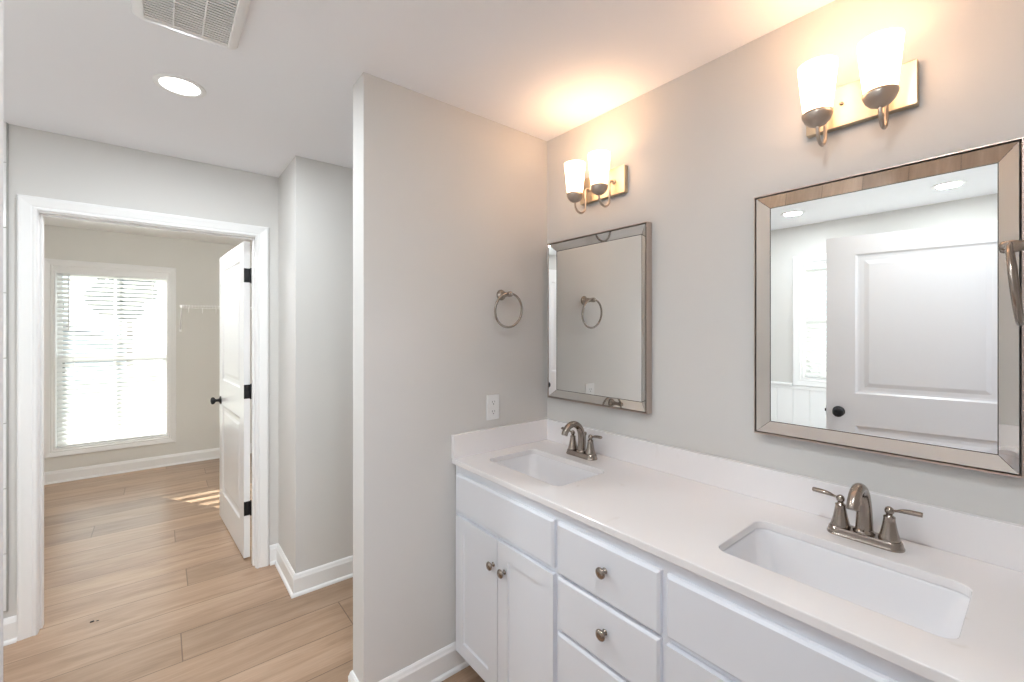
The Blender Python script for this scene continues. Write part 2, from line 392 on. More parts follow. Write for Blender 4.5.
# ------------------------------------------------------------------ two-panel doors
def make_door(name, label, w, h, loc, ang, knob_sides=(-1, 1), hinge_face=1, st=0.122, kz=0.915):
    """leaf from local x 0 (hinge) to w, thickness along y"""
    t = 0.035
    root = thing(name, label, 'door', loc, ang); root['kind'] = 'structure'
    pans = [(st, w-st, 0.21, 0.885), (st, w-st, 1.078, h-0.112)]
    MB().paneled(w, h, t, pans, [(0.010,0.007),(0.022,0.009),(0.042,0.009),(0.064,0.003)]).build('leaf', M['doorp'], root)
    for sg in knob_sides:
        m = Matrix.Translation((w-0.062, sg*t/2, kz)) @ Matrix.Rotation(-sg*PI/2, 4, 'X')
        k = MB().lathe([(0.0,0),(0.031,0.0),(0.032,0.003),(0.030,0.006),(0.018,0.011),(0.0115,0.016),(0.0105,0.030),(0.013,0.036),(0.022,0.041),(0.0275,0.049),(0.028,0.056),(0.024,0.063),(0.012,0.067),(0.0,0.068)], m, cap0=False, cap1=False).build('door_knob', M['black'], root)
        k['label'] = 'black round door knob'
    lt = MB().box(w, w+0.0015, -0.0125, 0.0125, kz-0.03, kz+0.03, 0.0005, 1).box(w, w+0.009, -0.006, 0.006, kz-0.009, kz+0.009, 0.002).build('latch', M['black'], root, weld=False)
    for z in (0.315, 1.065, 1.812):
        hb = MB()
        hb.box(-0.0022, 0.0002, -t/2-(0.008 if hinge_face < 0 else -0.001), t/2, z-0.045, z+0.045, 0.0008, 1)          # leaf on the door edge
        hb.lathe([(0.0,-0.05),(0.005,-0.049),(0.0062,-0.045),(0.0062,0.045),(0.005,0.049),(0.0,0.05)], Matrix.Translation((-0.004, hinge_face*(t/2+0.004), z)), 12, cap0=False, cap1=False)
        for dz in (-0.03, 0.0, 0.03):
            hb.lathe([(0.0035,-0.0004),(0.003,0.0008),(0,0.001)], Matrix.Translation((-0.0022, 0.004 if dz else -0.006, z+dz)) @ Matrix.Rotation(-PI/2, 4, 'Y'), 8, cap0=False, cap1=False)
        hh = hb.build('hinge', M['black'], root, weld=False); hh['label'] = 'black hinge'
    return root
# closet door, swung into the closet on its right-hand hinges
make_door('door_1', 'white two panel door with black knob and hinges, standing open into the closet', 0.895, 2.03, (0.434, 3.238, 0.010), math.atan2(0.895, -0.050), hinge_face=-1)
# bathroom entry door, swung open in the bathroom, seen in the large mirror
make_door('door_2', 'white two panel door with black knob reflected in the large mirror', 0.885, 2.03, (-0.338, 0.002, 0.010), math.atan2(0.871, 0.160), hinge_face=1, st=0.142, kz=0.962)

# ------------------------------------------------------------------ windows
def make_window(name, label, w, z0, z1, loc, ang):
    """local x 0..w along the wall, y outward from the room face, z"""
    root = thing(name, label, 'window', loc, ang); root['kind'] = 'structure'
    loop = [(0,0,z0),(0,0,z1),(w,0,z1),(w,0,z0)]
    MB().sweep(loop, (0,-1,0), [(a*0.94, b) for a, b in CP], closed=True).build('window_casing', M['trim'], root)
    j = MB().box(0, 0.018, 0, 0.14, z0, z1).box(w-0.018, w, 0, 0.14, z0, z1).box(0.018, w-0.018, 0, 0.14, z1-0.018, z1).box(0.018, w-0.018, 0, 0.14, z0, z0+0.02)
    j.build('window_frame', M['trim'], root, weld=False)
    zm = (z0+z1)/2
    for k, (a, b, y) in enumerate(((z0+0.02, zm+0.018, 0.092), (zm-0.018, z1-0.018, 0.118))):
        s = MB(); x0, x1 = 0.018, w-0.018; f = 0.036
        s.box(x0, x0+f, y-0.012, y+0.012, a, b).box(x1-f, x1, y-0.012, y+0.012, a, b).box(x0+f, x1-f, y-0.012, y+0.012, a, a+f).box(x0+f, x1-f, y-0.012, y+0.012, b-f, b)
        xm = w/2
        s.box(xm-0.010, xm+0.010, y-0.008, y+0.008, a+f, b-f)
        so = s.build('sash', M['trim'], root, weld=False)
        MB().box(x0+f, x1-f, y-0.0025, y+0.0025, a+f, b-f).build('window_pane', M['glass'], so)
    return root
def make_blind(label, w, z0, z1, loc, ang, wand=True):
    root = thing('window_blind', label, 'window blind', loc, ang, None)
    x0, x1 = 0.024, w-0.024; yc = 0.046
    h = MB().box(x0-0.002, x1+0.002, yc-0.030, yc+0.026, z1-0.052, z1-0.002, 0.003)
    h.box(x0-0.004, x1+0.004, yc-0.036, yc-0.030, z1-0.066, z1-0.004, 0.002)
    h.build('headrail', M['trim'], root, weld=False)
    s = MB(); z = z0+0.060; tilt = math.radians(40); n = 0
    while z < z1-0.075:
        pr = []
        for side in (0, 1):
            for q_ in range(5):
                u = (q_/4-0.5)*0.050; c = 0.0028*(1-(2*u/0.050)**2)
                pr.append((u, c + (0.0012 if side == 0 else -0.0012), side))
        top = [(u, c) for u, c, sd in pr if sd == 0]; bot = [(u, c) for u, c, sd in pr if sd == 1][::-1]
        lp = top+bot
        # u<0 room side; room edge lower
        P = [(yc+u*math.cos(tilt)-c*math.sin(tilt), z+u*math.sin(tilt)+c*math.cos(tilt)) for u, c in lp]
        s.rings([[(x0, a, b) for a, b in P], [(x1, a, b) for a, b in P]], True, True, True, False)
        z += 0.0445; n += 1
    s.build('slats', M['slat'], root, weld=False)
    MB().box(x0, x1, yc-0.024, yc+0.024, z0+0.024, z0+0.040, 0.004).build('bottom_rail', M['trim'], root)
    for fx in (0.14, 0.5, 0.86):
        x = x0+(x1-x0)*fx
        MB().box(x-0.0012, x+0.0012, yc-0.027, yc-0.0255, z0+0.03, z1-0.05).box(x-0.0012, x+0.0012, yc+0.0255, yc+0.027, z0+0.03, z1-0.05).build('ladder_cord', M['trim'], root, weld=False)
    if wand:
        MB().tube([(x0+0.085, yc-0.044, z1-0.068), (x0+0.085, yc-0.046, z1-0.62)], 0.0042, 8).build('tilt_wand', M['plastic'], root)
    return root
make_window('window_1', 'tall white framed window in the closet room behind blinds', W1[1]-W1[0], W1[2], W1[3], (W1[0], 6.03, 0), 0)
make_blind('white slatted blind hanging in the closet window, sunlight behind it', W1[1]-W1[0], W1[2], W1[3], (W1[0], 6.03, 0), 0)
make_window('window_2', 'white framed bathroom window reflected at the left of the large mirror', W2[1]-W2[0], W2[2], W2[3], (XL, W2[0], 0), PI/2)
make_blind('white slatted blind in the bathroom window reflected in the large mirror', W2[1]-W2[0], W2[2], W2[3], (XL, W2[0], 0), PI/2)
# bedroom window frame
bw = MB().box(-1.6, -1.55, -4.58, -4.5, 0.6, 2.1).box(1.55, 1.6, -4.58, -4.5, 0.6, 2.1).box(-1.55, 1.55, -4.58, -4.5, 0.6, 0.65).box(-1.55, 1.55, -4.58, -4.5, 2.05, 2.1).box(-0.03, 0.03, -4.58, -4.5, 0.65, 2.05)
bwo = struct(bw.build('window_3', M['trim'], weld=False), 'wide window in the room behind the camera', 'window')
MB().box(-1.55, 1.55, -4.545, -4.54, 0.65, 2.05).build('window_pane', M['glass'], bwo)

# ------------------------------------------------------------------ wainscot and tile
wz = 0.925
w = MB(); y = 3.08-0.012; pitch = 0.135
def plank_run(m, ya, yb, z1):
    y = ya
    while y < yb-0.004:
        e = min(y+pitch, yb)
        m.rings([[(XL, y, z), (XL+0.007, y, z), (XL+0.011, y+0.005, z), (XL+0.011, e-0.005, z), (XL+0.007, e, z), (XL, e, z)] for z in (0.117, z1)], True, True, True, False)
        y = e
plank_run(w, YF+0.03, YB-0.015, wz)
w.box(XL, XL+0.016, YF+0.03, YB-0.015, wz, wz+0.03, 0.002).box(XL, XL+0.026, YF+0.03, W2[0]-0.064, wz+0.03, wz+0.055, 0.004).box(XL, XL+0.026, W2[1]+0.064, YB-0.015, wz+0.03, wz+0.055, 0.004)
struct(w.build('trim_7', M['trim'], weld=False), 'white vertical board wainscot under the bathroom window', 'wainscot')

t = MB(); zt = 0.155
cuts = [0.155, 0.423, 0.728, 1.033, 1.338, 1.643, 1.948, 2.253, 2.44]
for a, b in zip(cuts[:-1], cuts[1:]):
    for xa, xb in ((-1.17, -0.557), (-1.512, -1.172)):
        t.box(xa+0.001, xb-0.001, YB-0.016, YB-0.004, a+0.002, b-0.002, 0.0015, 1)
tl_ = tag(t.build('wall_tile_panel', M['tile'], weld=False), 'white stacked wall tiles at the far left edge of the photo', 'wall tile')
tl_['kind'] = 'structure'; tl_.name = 'trim_8'
struct(MB().box(-1.512, -0.553, YB-0.006, YB-0.001, 0.150, 2.44).box(-0.557, -0.5552, YB-0.018, YB-0.001, 0.150, 2.44).build('trim_9', M['grout'], weld=False), 'grey grout bed and edge strip of the wall tiles', 'wall tile')

# ------------------------------------------------------------------ vanity cabinet
VY0, VY1 = -0.016, 1.616
van = thing('vanity_cabinet', 'long white double vanity cabinet with shaker doors and drawers along the right wall', 'vanity', (1.27, 0.80, 0))
XF = 0.997            # face frame front
XD = 0.980            # overlay fronts
c = MB()
c.box(XF+0.018, 1.542, VY1-0.016, VY1, 0.092, 0.892).box(XF+0.018, 1.542, VY0, VY0+0.016, 0.092, 0.892)
c.box(XF+0.018, 1.542, VY0+0.016, VY1-0.016, 0.092, 0.108).box(1.532, 1.542, VY0+0.016, VY1-0.016, 0.108, 0.892)
c.box(XF, XF+0.018, VY0, VY1, 0.848, 0.893).box(XF, XF+0.018, VY0, VY1, 0.092, 0.118)
for ya, yb in ((VY1-0.032, VY1), (0.968, 1.012), (0.588, 0.632), (VY0, VY0+0.032)): c.box(XF, XF+0.018, ya, yb, 0.118, 0.848)
for za, zb in ((0.670, 0.705),): c.box(XF, XF+0.018, VY0+0.032, 0.588, za, zb).box(XF, XF+0.018, 1.012, VY1-0.032, za, zb)
for za, zb in ((0.676, 0.700), (0.500, 0.524)): c.box(XF, XF+0.018, 0.632, 0.968, za, zb)
c.build('cabinet_frame', M['cab'], van, world=True, weld=False)
MB().box(1.075, 1.090, VY0, VY1, 0.0, 0.092).build('toe_kick', M['cab'], van, world=True)
KN = [(0.0,0.0),(0.0085,0.0),(0.0088,0.0012),(0.0060,0.003),(0.0050,0.006),(0.0052,0.011),(0.0078,0.014),(0.0138,0.0165),(0.0160,0.0195),(0.0158,0.0225),(0.0125,0.0255),(0.006,0.0272),(0.0,0.0276)]
def knob(y, z, parent):
    k = MB().lathe(KN, Matrix.Translation(Vector((XD, y, z))-van.location) @ Matrix.Rotation(-PI/2, 4, 'Y'), 24, cap0=False, cap1=False).build('knob', M['nickel'], parent)
    k['label'] = 'round brushed nickel knob'
def slab(name, y0, y1, z0, z1):
    m = MB()
    e = 0.007; d = 0.006
    # slab front with a chamfered face edge
    m.rings([[(XF-0.0005, a, b) for a, b in ((y0,z0),(y1,z0),(y1,z1),(y0,z1))],
             [(XD+d, a, b) for a, b in ((y0,z0),(y1,z0),(y1,z1),(y0,z1))],
             [(XD, a, b) for a, b in ((y0+e,z0+e),(y1-e,z0+e),(y1-e,z1-e),(y0+e,z1-e))]], True, True, True, False)
    return m.build(name, M['cab'], van, world=True)
def shaker(y0, y1, z0, z1):
    m = MB().paneled(y1-y0, z1-z0, 0.0175, [(0.057, y1-y0-0.057, 0.057, z1-z0-0.057)], [(0.004,0.0065),(0.006,0.0065)], both=False)
    m.tf(Matrix.Translation((XD+0.00875, y1, z0)) @ Matrix.Rotation(-PI/2, 4, 'Z'))
    return m.build('door', M['cab'], van, world=True)
slab('false_front', 1.000, 1.590, 0.700, 0.856)
slab('false_front', 0.010, 0.600, 0.700, 0.856)
for y0, y1, ky in ((1.2965, 1.590, 1.320), (1.000, 1.2935, 1.252)):
    d = shaker(y0, y1, 0.104, 0.682); knob(ky, 0.582, d)
for y0, y1, ky in ((0.3065, 0.600, 0.348), (0.010, 0.3035, 0.262)):
    d = shaker(y0, y1, 0.104, 0.682); knob(ky, 0.582, d)
for z0, z1 in ((0.694, 0.856), (0.518, 0.684), (0.104, 0.508)):
    d = slab('drawer', 0.618, 0.982, z0, z1); knob(0.790, (z0+z1)/2+0.010 if z0 > 0.2 else 0.40, d)
# ------------------------------------------------------------------ countertop with two sink cut-outs
SINKS = [(1.225, 1.300), (1.225, 0.315)]
SHX, SHY = 0.134, 0.215
def flat_with_holes(outer, holes, z0, z1, name, material, parent=None):
    cu = bpy.data.curves.new('c', 'CURVE'); cu.dimensions = '2D'; cu.fill_mode = 'BOTH'
    bev = 0.0025
    for lp in [outer]+holes:
        sp = cu.splines.new('POLY'); sp.points.add(len(lp)-1)
        for p, (x, y) in zip(sp.points, lp): p.co = (x, y, 0, 1)
        sp.use_cyclic_u = True
    cu.extrude = (z1-z0)/2-bev; cu.bevel_depth = bev; cu.bevel_resolution = 2; cu.offset = -bev
    tmp = bpy.data.objects.new('t', cu); COL.objects.link(tmp)
    bpy.context.view_layer.update()
    me = bpy.data.meshes.new_from_object(tmp.evaluated_get(bpy.context.evaluated_depsgraph_get()))
    bpy.data.objects.remove(tmp); bpy.data.curves.remove(cu)
    me.name = name; me.transform(Matrix.Translation((0,0,(z0+z1)/2)))
    bm = bmesh.new(); bm.from_mesh(me); bmesh.ops.remove_doubles(bm, verts=bm.verts, dist=1e-5); bm.to_mesh(me); bm.free()
    me.materials.clear(); me.materials.append(material)
    for p in me.polygons: p.use_smooth = False
    ob = bpy.data.objects.new(name, me); COL.objects.link(ob)
    if parent: ob.parent = parent
    return ob
top = flat_with_holes([(0.978, -0.018), (1.544, -0.018), (1.544, 1.618), (0.978, 1.618)], [rrect(cx, cy, SHX, SHY, 0.03, 8) for cx, cy in SINKS], 0.893, 0.915, 'countertop', M['quartz'])
tag(top, 'white quartz countertop with two rectangular sink cut-outs on the vanity', 'countertop')
MB().box(1.524, 1.544, -0.018, 1.598, 0.915, 1.018, 0.0015, 1).build('backsplash', M['quartz'], top)
MB().box(0.975, 1.544, 1.598, 1.618, 0.915, 1.018, 0.0015, 1).build('side_splash', M['quartz'], top)

# ------------------------------------------------------------------ undermount basins
def make_sink(label):
    root = thing('sink_basin', label, 'sink', (0,0,0), 0, 'undermount sinks')
    m = MB()
    def R(hx, hy, r, z): return [(x, y, z) for x, y in rrect(0, 0, hx, hy, r, 8)]
    m.rings([R(SHX+0.020, SHY+0.020, 0.045, 0.8775), R(SHX+0.020, SHY+0.020, 0.045, 0.8925), R(SHX+0.003, SHY+0.003, 0.032, 0.8925),
             R(SHX+0.001, SHY+0.001, 0.032, 0.886), R(SHX-0.004, SHY-0.005, 0.034, 0.85), R(SHX-0.012, SHY-0.014, 0.040, 0.79), R(SHX-0.022, SHY-0.026, 0.045, 0.763), R(SHX-0.045, SHY-0.055, 0.040, 0.750), R(0.030, 0.030, 0.0299, 0.744)],
            True, False, False, True)
    m.rings([R(SHX+0.020, SHY+0.020, 0.045, 0.8775), R(SHX+0.006, SHY+0.005, 0.042, 0.85), R(SHX-0.002, SHY-0.004, 0.046, 0.78), R(SHX-0.035, SHY-0.045, 0.045, 0.740), R(0.034, 0.034, 0.0339, 0.733)], True, False, False, True)
    m.build('basin', M['porc'], root)
    d = MB().lathe([(0.034,0.733),(0.030,0.744),(0.0325,0.7455),(0.031,0.7475),(0.024,0.7470),(0.022,0.742),(0.0,0.742)], None, 28, cap0=False, cap1=False)
    d.lathe([(0.0,0.7435),(0.016,0.744),(0.018,0.7465),(0.012,0.750),(0.0,0.751)], None, 24, cap0=False, cap1=False)
    dd = d.build('drain', M['nickel'], root, weld=False); dd['label'] = 'brushed nickel pop-up drain'
    return root
s1 = make_sink('white rectangular sink set in the counter under the smaller far mirror')
s2 = copy_tree(s1); s2['label'] = 'white rectangular sink set in the counter under the near large mirror'
for s, (cx, cy) in zip((s1, s2), SINKS): s.location = (cx, cy, 0)

# ------------------------------------------------------------------ faucets (local: spout toward -x, handles along y)
def make_faucet(label):
    root = thing('faucet', label, 'faucet', (0,0,0), 0, 'centerset faucets')
    def st(hx, hy, z): return [(x, y, z) for x, y in rrect(0, 0, hx, hy, hx-0.0005, 8)]
    MB().rings([st(0.0285,0.0815,0), st(0.0285,0.0815,0.003), st(0.0265,0.0795,0.007), st(0.0245,0.0775,0.016), st(0.022,0.075,0.020)], True, True, True, False).build('base_plate', M['nickel'], root)
    # spout: tapered body arching forward
    sp = MB()
    sp.lathe([(0.0235,0.019),(0.0235,0.023),(0.0205,0.027),(0.0185,0.031)], None, 28)
    path = [(0,0,0.024),(0.002,0,0.050),(0.002,0,0.080),(-0.004,0,0.108),(-0.018,0,0.131),(-0.040,0,0.144),(-0.064,0,0.146),(-0.086,0,0.137),(-0.101,0,0.121),(-0.108,0,0.106)]
    sp.tube(path, [0.0195,0.0180,0.0165,0.0152,0.0145,0.0140,0.0136,0.0134,0.0134,0.0136], 20, sub=4)
    sp.build('spout', M['nickel'], root, weld=False)
    MB().tube([(0.026,0,0.019),(0.026,0,0.088)], 0.0022, 8).lathe([(0,0.086),(0.004,0.087),(0.0058,0.092),(0.0058,0.098),(0.003,0.102),(0,0.103)], Matrix.Translation((0.026,0,0)), 12, cap0=False, cap1=False).build('lift_rod', M['nickel'], root, weld=False)
    for sg in (1, -1):
        h = MB().lathe([(0.0215,0.018),(0.0225,0.021),(0.0215,0.026),(0.0185,0.036),(0.0155,0.050),(0.0130,0.064),(0.0118,0.074),(0.0125,0.0765),(0.0118,0.0785),(0.0070,0.0815),(0.0065,0.086)], Matrix.Translation((0, sg*0.051, 0)), 28).build('handle', M['nickel'], root)
        l = MB().lathe([(0,0.083),(0.006,0.084),(0.0095,0.089),(0.0098,0.094),(0.0075,0.100),(0.003,0.103),(0,0.1035)], Matrix.Translation((0, sg*0.051, 0)), 20, cap0=False, cap1=False)
        l.tube([(0, sg*0.054, 0.0935), (-0.001, sg*0.066, 0.0965), (-0.002, sg*0.076, 0.0995), (-0.003, sg*0.090, 0.1015), (-0.004, sg*0.110, 0.1025), (-0.004, sg*0.114, 0.1025)], [0.0042,0.0044,0.0070,0.0084,0.0084,0.0074], 14, sub=3, flat=0.72)
        l.build('lever', M['nickel'], h, weld=False)
    return root
f1 = make_faucet('brushed nickel two handle faucet behind the far sink, by the partition wall')
f2 = copy_tree(f1); f2['label'] = 'brushed nickel two handle faucet behind the near sink'
f1.location = (1.442, 1.292, 0.915); f2.location = (1.442, 0.304, 0.915)

# ------------------------------------------------------------------ framed mirrors (local: wall plane x=0, glass faces -x, origin at bottom centre)
def make_mirror(label):
    root = thing('wall_mirror', label, 'mirror', (0,0,0), 0, 'mirrors above the sinks')
    W, Hh = 0.566, 0.763; fw = 0.0365; xo, xi = -0.0330, -0.0095
    a, b = W/2, Hh
    # outer champagne frame edge: closed moulding
    loop = [(0,-a,0),(0,-a,b),(0,a,b),(0,a,0)]
    fr = MB().sweep(loop, (-1,0,0), [(0,0.001),(0,0.0335),(-0.001,0.0345),(-0.003,0.0345),(-0.004,0.0335),(-0.004,0.001)], closed=True).build('outer_frame', M['champ'], root)
    def L(i, x): return [(x,-a+i,i),(x,a-i,i),(x,a-i,b-i),(x,-a+i,b-i)]
    o_, n_ = L(0.004, xo), L(fw, xi)
    names = ('bottom','right','top','left')
    for k in range(4):
        j = (k+1) % 4
        m = MB()
        p = [Vector(o_[k]), Vector(o_[j]), Vector(n_[j]), Vector(n_[k])]
        cen = sum(p, Vector())/4
        g_ = 0.0007
        p = [q + (cen-q).normalized()*g_ for q in p]
        back = [q + Vector((0.004,0,0)) for q in p]
        m.rings([back, p], True, True, True, False)
        s = m.build('frame_strip', M['bevelm'], root); s['label'] = 'angled mirrored frame strip'
    # dark seam between strip and centre pane, centre pane
    MB().sweep([(0,-a+fw,fw),(0,-a+fw,b-fw),(0,a-fw,b-fw),(0,a-fw,fw)], (-1,0,0), [(0.0012,0.002),(0.0012,-xi+0.0004),(-0.0018,-xi+0.0004),(-0.0018,0.002)], closed=True).build('seam', M['joint'], root)
    MB().box(xi+0.0006, -0.004, -a+fw-0.001, a-fw+0.001, fw-0.001, b-fw+0.001).build('mirror_pane', M['mirror'], root)
    MB().box(-0.004, 0, -a+0.008, a-0.008, 0.008, b-0.008).build('backing', M['joint'], root)
    return root
m1 = make_mirror('rectangular mirror with mirrored frame above the far sink, showing a towel ring')
m2 = copy_tree(m1); m2['label'] = 'rectangular mirror with mirrored frame above the near sink, showing a door'
m1.location = (XR-0.0005, 1.294, 1.136); m2.location = (XR-0.0005, 0.319, 1.136)

# ------------------------------------------------------------------ sconces (local: wall x=0, room -x)
def make_sconce(label):
    root = thing('wall_sconce', label, 'wall lamp', (0,0,0), 0, 'two light sconces above the mirrors')
    pw, z0, z1 = 0.125, 0.0, 0.115
    MB().box(-0.024, 0.0, -pw, pw, z0, z1, 0.0015, 1).build('back_plate', M['plate'], root)
    MB().lathe([(0,0.0),(0.005,0.0),(0.005,0.003),(0.003,0.0055),(0,0.006)], Matrix.Translation((-0.024,0.036,0.063)) @ Matrix.Rotation(-PI/2, 4, 'Y'), 14, cap0=False, cap1=False).build('finial', M['nickel'], root)
    for sg in (1, -1):
        y = sg*0.068; xb, xf = -0.052, -0.120
        pts = [(-0.024,y,0.056),(-0.038,y,0.0565),(-0.048,y,0.051),(xb,y,0.040),(xb,y,0.010),(xb,y,-0.024)]
        r = (xb-xf)/2; xc = (xb+xf)/2
        for k in range(1, 8):
            a = PI*k/8; pts.append((xc+r*math.cos(a), y, -0.026-r*math.sin(a)))
        pts += [(xf,y,-0.024),(xf,y,-0.010)]
        ar = MB().tube(pts, 0.0048, 12, sub=2)
        ar.lathe([(0.0,0.0),(0.011,0.0),(0.011,0.003),(0.006,0.005)], Matrix.Translation((-0.024,y,0.056)) @ Matrix.Rotation(-PI/2, 4, 'Y'), 16, cap0=False)
        ar.build('arm', M['cup'], root, weld=False)
        T = Matrix.Translation((xf, y, 0))
        MB().lathe([(0.0,-0.020),(0.010,-0.019),(0.022,-0.013),(0.031,-0.003),(0.0365,0.010),(0.0375,0.018),(0.0355,0.018),(0.029,-0.001),(0.020,-0.010),(0,-0.015)], T, 32, cap0=False, cap1=False).build('cup', M['cup'], root)
        sh = MB().lathe([(0.0,0.008),(0.031,0.008),(0.0335,0.016),(0.0380,0.055),(0.0425,0.100),(0.0460,0.138),(0.0468,0.151),(0.0445,0.151),(0.0437,0.138),(0.0400,0.100),(0.0355,0.055),(0.032,0.020),(0.028,0.012),(0.0,0.012)], T, 36, cap0=False, cap1=False).build('lamp_shade', M['shade'], root)
        sh['label'] = 'glowing frosted glass shade'
        MB().lathe([(0.0,0.014),(0.013,0.014),(0.013,0.045),(0.018,0.058),(0.026,0.075),(0.027,0.090),(0.020,0.106),(0.008,0.113),(0,0.114)], T, 20, cap0=False, cap1=False).build('bulb', M['bulb'], root)
        lamp('bulb_light', 'POINT', BULB, WARM, (xf, y, 0.125), root, 0.03)
    return root
c1 = make_sconce('two light nickel sconce with glowing glass shades above the far mirror, near the corner')
c2 = copy_tree(c1); c2['label'] = 'two light nickel sconce with glowing glass shades above the near large mirror'
c1.location = (XR, 1.248, 2.053); c2.location = (XR, 0.336, 2.055)

# ------------------------------------------------------------------ towel rings (local: wall plane y=0, room -y)
def make_ring(label, tilt):
    root = thing('towel_ring', label, 'towel ring', (0,0,0), 0, 'nickel towel rings')
    rot = Matrix.Rotation(PI/2, 4, 'X')
    MB().lathe([(0,0),(0.0250,0.0),(0.0255,0.004),(0.0235,0.008),(0.0175,0.014),(0.0135,0.024),(0.0110,0.040),(0.0100,0.052),(0.0115,0.056),(0.0125,0.062),(0.0125,0.074),(0.0105,0.079),(0.004,0.081),(0,0.081)], rot, 28, cap0=False, cap1=False).build('mounting_post', M['nickel'], root)
    R = 0.078; n = 48; pts = []
    for k in range(n):
        a = 2*PI*k/n + PI/2
        pts.append(Vector((R*math.cos(a), 0, R*math.sin(a)-R)))
    mt = Matrix.Translation((0, -0.067, 0.004)) @ Matrix.Rotation(tilt, 4, 'X')
    MB().tube([mt @ p for p in pts], 0.0053, 12, closed=True).build('ring', M['nickel'], root)
    return root
r1 = make_ring('brushed nickel towel ring on the partition wall left of the far mirror', math.radians(5))
r1.location = (1.246, 1.62, 1.634)
r2 = copy_tree(r1); r2['label'] = 'brushed nickel towel ring seen edge-on at the right edge, overlapping the large mirror'
r2.location = (1.300, YF, 1.631); r2.rotation_euler = (0,0,PI)

# ------------------------------------------------------------------ outlet (local: wall plane y=0, room -y)
ol = thing('electrical_outlet', 'white duplex outlet on the partition wall above the side splash', 'outlet', (1.198, 1.62, 1.055))
MB().box(-0.036, 0.036, -0.0055, 0, 0, 0.116, 0.003).build('cover_plate', M['plastic'], ol)
for z in (0.036, 0.080):
    rc = MB().rings([[(x, y_, z+zz) for x, zz in rrect(0, 0, 0.0165, 0.0145, 0.011, 6)] for y_ in (-0.0045, -0.0072)], True, True, True, False).build('receptacle', M['plastic'], ol)
    sl = MB().box(-0.0075, -0.0058, -0.0076, -0.0070, z-0.001, z+0.0075).box(0.0058, 0.0075, -0.0076, -0.0070, z, z+0.0075)
    sl.lathe([(0,0),(0.0024,0),(0.0024,0.0004),(0,0.0004)], Matrix.Translation((0,-0.0072,z-0.0075)) @ Matrix.Rotation(PI/2, 4, 'X'), 10, cap0=False, cap1=False)
    sl.build('slot', M['dark'], rc, weld=False)
MB().lathe([(0,0),(0.003,0),(0.0026,0.0012),(0,0.0014)], Matrix.Translation((0,-0.0055,0.058)) @ Matrix.Rotation(PI/2, 4, 'X'), 12, cap0=False, cap1=False).build('screw', M['plastic'], ol)

# ------------------------------------------------------------------ recessed lights
def make_down(label):
    root = thing('recessed_light', label, 'ceiling light', (0,0,0), 0, 'recessed ceiling lights')
    MB().lathe([(0.086,0.0),(0.086,-0.003),(0.082,-0.005),(0.070,-0.005),(0.065,-0.002),(0.065,0.0)], None, 40, cap0=False, cap1=False).build('trim_ring', M['plastic'], root)
    MB().lathe([(0.0,-0.0022),(0.065,-0.0022),(0.065,-0.0005),(0,-0.0005)], None, 40, cap0=False, cap1=False).build('lens', M['lens'], root)
    lamp('downlight', 'AREA', DOWNLIGHT, (0.89, 0.96, 1.0), (0,0,-0.008), root, 0.12)
    return root
d1 = make_down('glowing round recessed light in the ceiling near the closet doorway')
d2 = copy_tree(d1); d2['label'] = 'left of two recessed lights reflected in the large mirror'
d3 = copy_tree(d1); d3['label'] = 'right of two recessed lights reflected in the large mirror'
d4 = copy_tree(d1); d4['label'] = 'added round recessed light above the entry side of the vanity, out of view'
d4.location = (0.28, 0.24, CZ)  # unseen lamp added to brighten the right wall, cabinets and counter
for dd_, k_ in ((d2, 0.5), (d3, 0.5), (d4, 0.65)):      # dimmed
    for l_ in [x for x in bpy.data.objects if x.parent == dd_ and x.type == 'LIGHT']:
        l_.data = l_.data.copy(); l_.data.energy = DOWNLIGHT*k_
d1.location = (0.062, 2.174, CZ); d2.location = (-0.993, 1.326, CZ); d3.location = (-1.009, 0.414, CZ)

# ------------------------------------------------------------------ exhaust fan cover
ev = thing('exhaust_fan', 'white rectangular louvred exhaust fan cover on the ceiling', 'ceiling vent', (0.069, 1.594, CZ))
hx, hy = 0.137, 0.165
def E(h1, h2, r, z): return [(x, y, z) for x, y in rrect(0, 0, h1, h2, r, 6)]
MB().rings([E(hx-0.006,hy-0.006,0.02,0.0), E(hx,hy,0.024,-0.004), E(hx,hy,0.024,-0.010), E(hx-0.006,hy-0.006,0.022,-0.017), E(hx-0.026,hy-0.026,0.010,-0.023), E(hx-0.030,hy-0.030,0.006,-0.023), E(hx-0.031,hy-0.031,0.006,-0.010)], True, False, False, True).build('cover', M['plastic'], ev)
MB().box(-hx+0.034, hx-0.034, -hy+0.034, hy-0.034, -0.0085, -0.0065).build('fan_shade_sheet', M['shadowgrey'], ev)  # flat grey sheet, shade behind the louvres put into its colour
lv = MB(); n = 21
for k in range(n):
    y = -hy+0.037 + k*(2*(hy-0.037))/(n-1)
    lv.rings([[(x, y-0.0048, -0.0205), (x, y+0.0018, -0.0215), (x, y+0.0040, -0.012), (x, y+0.0022, -0.012)] for x in (-hx+0.029, hx-0.029)], True, True, True, False)
lv.build('louvres', M['plastic'], ev, weld=False)
MB().box(-0.039, -0.035, -hy+0.030, hy-0.030, -0.0225, -0.0195).box(0.035, 0.039, -hy+0.030, hy-0.030, -0.0225, -0.0195).build('divider_rib', M['plastic'], ev, weld=False)

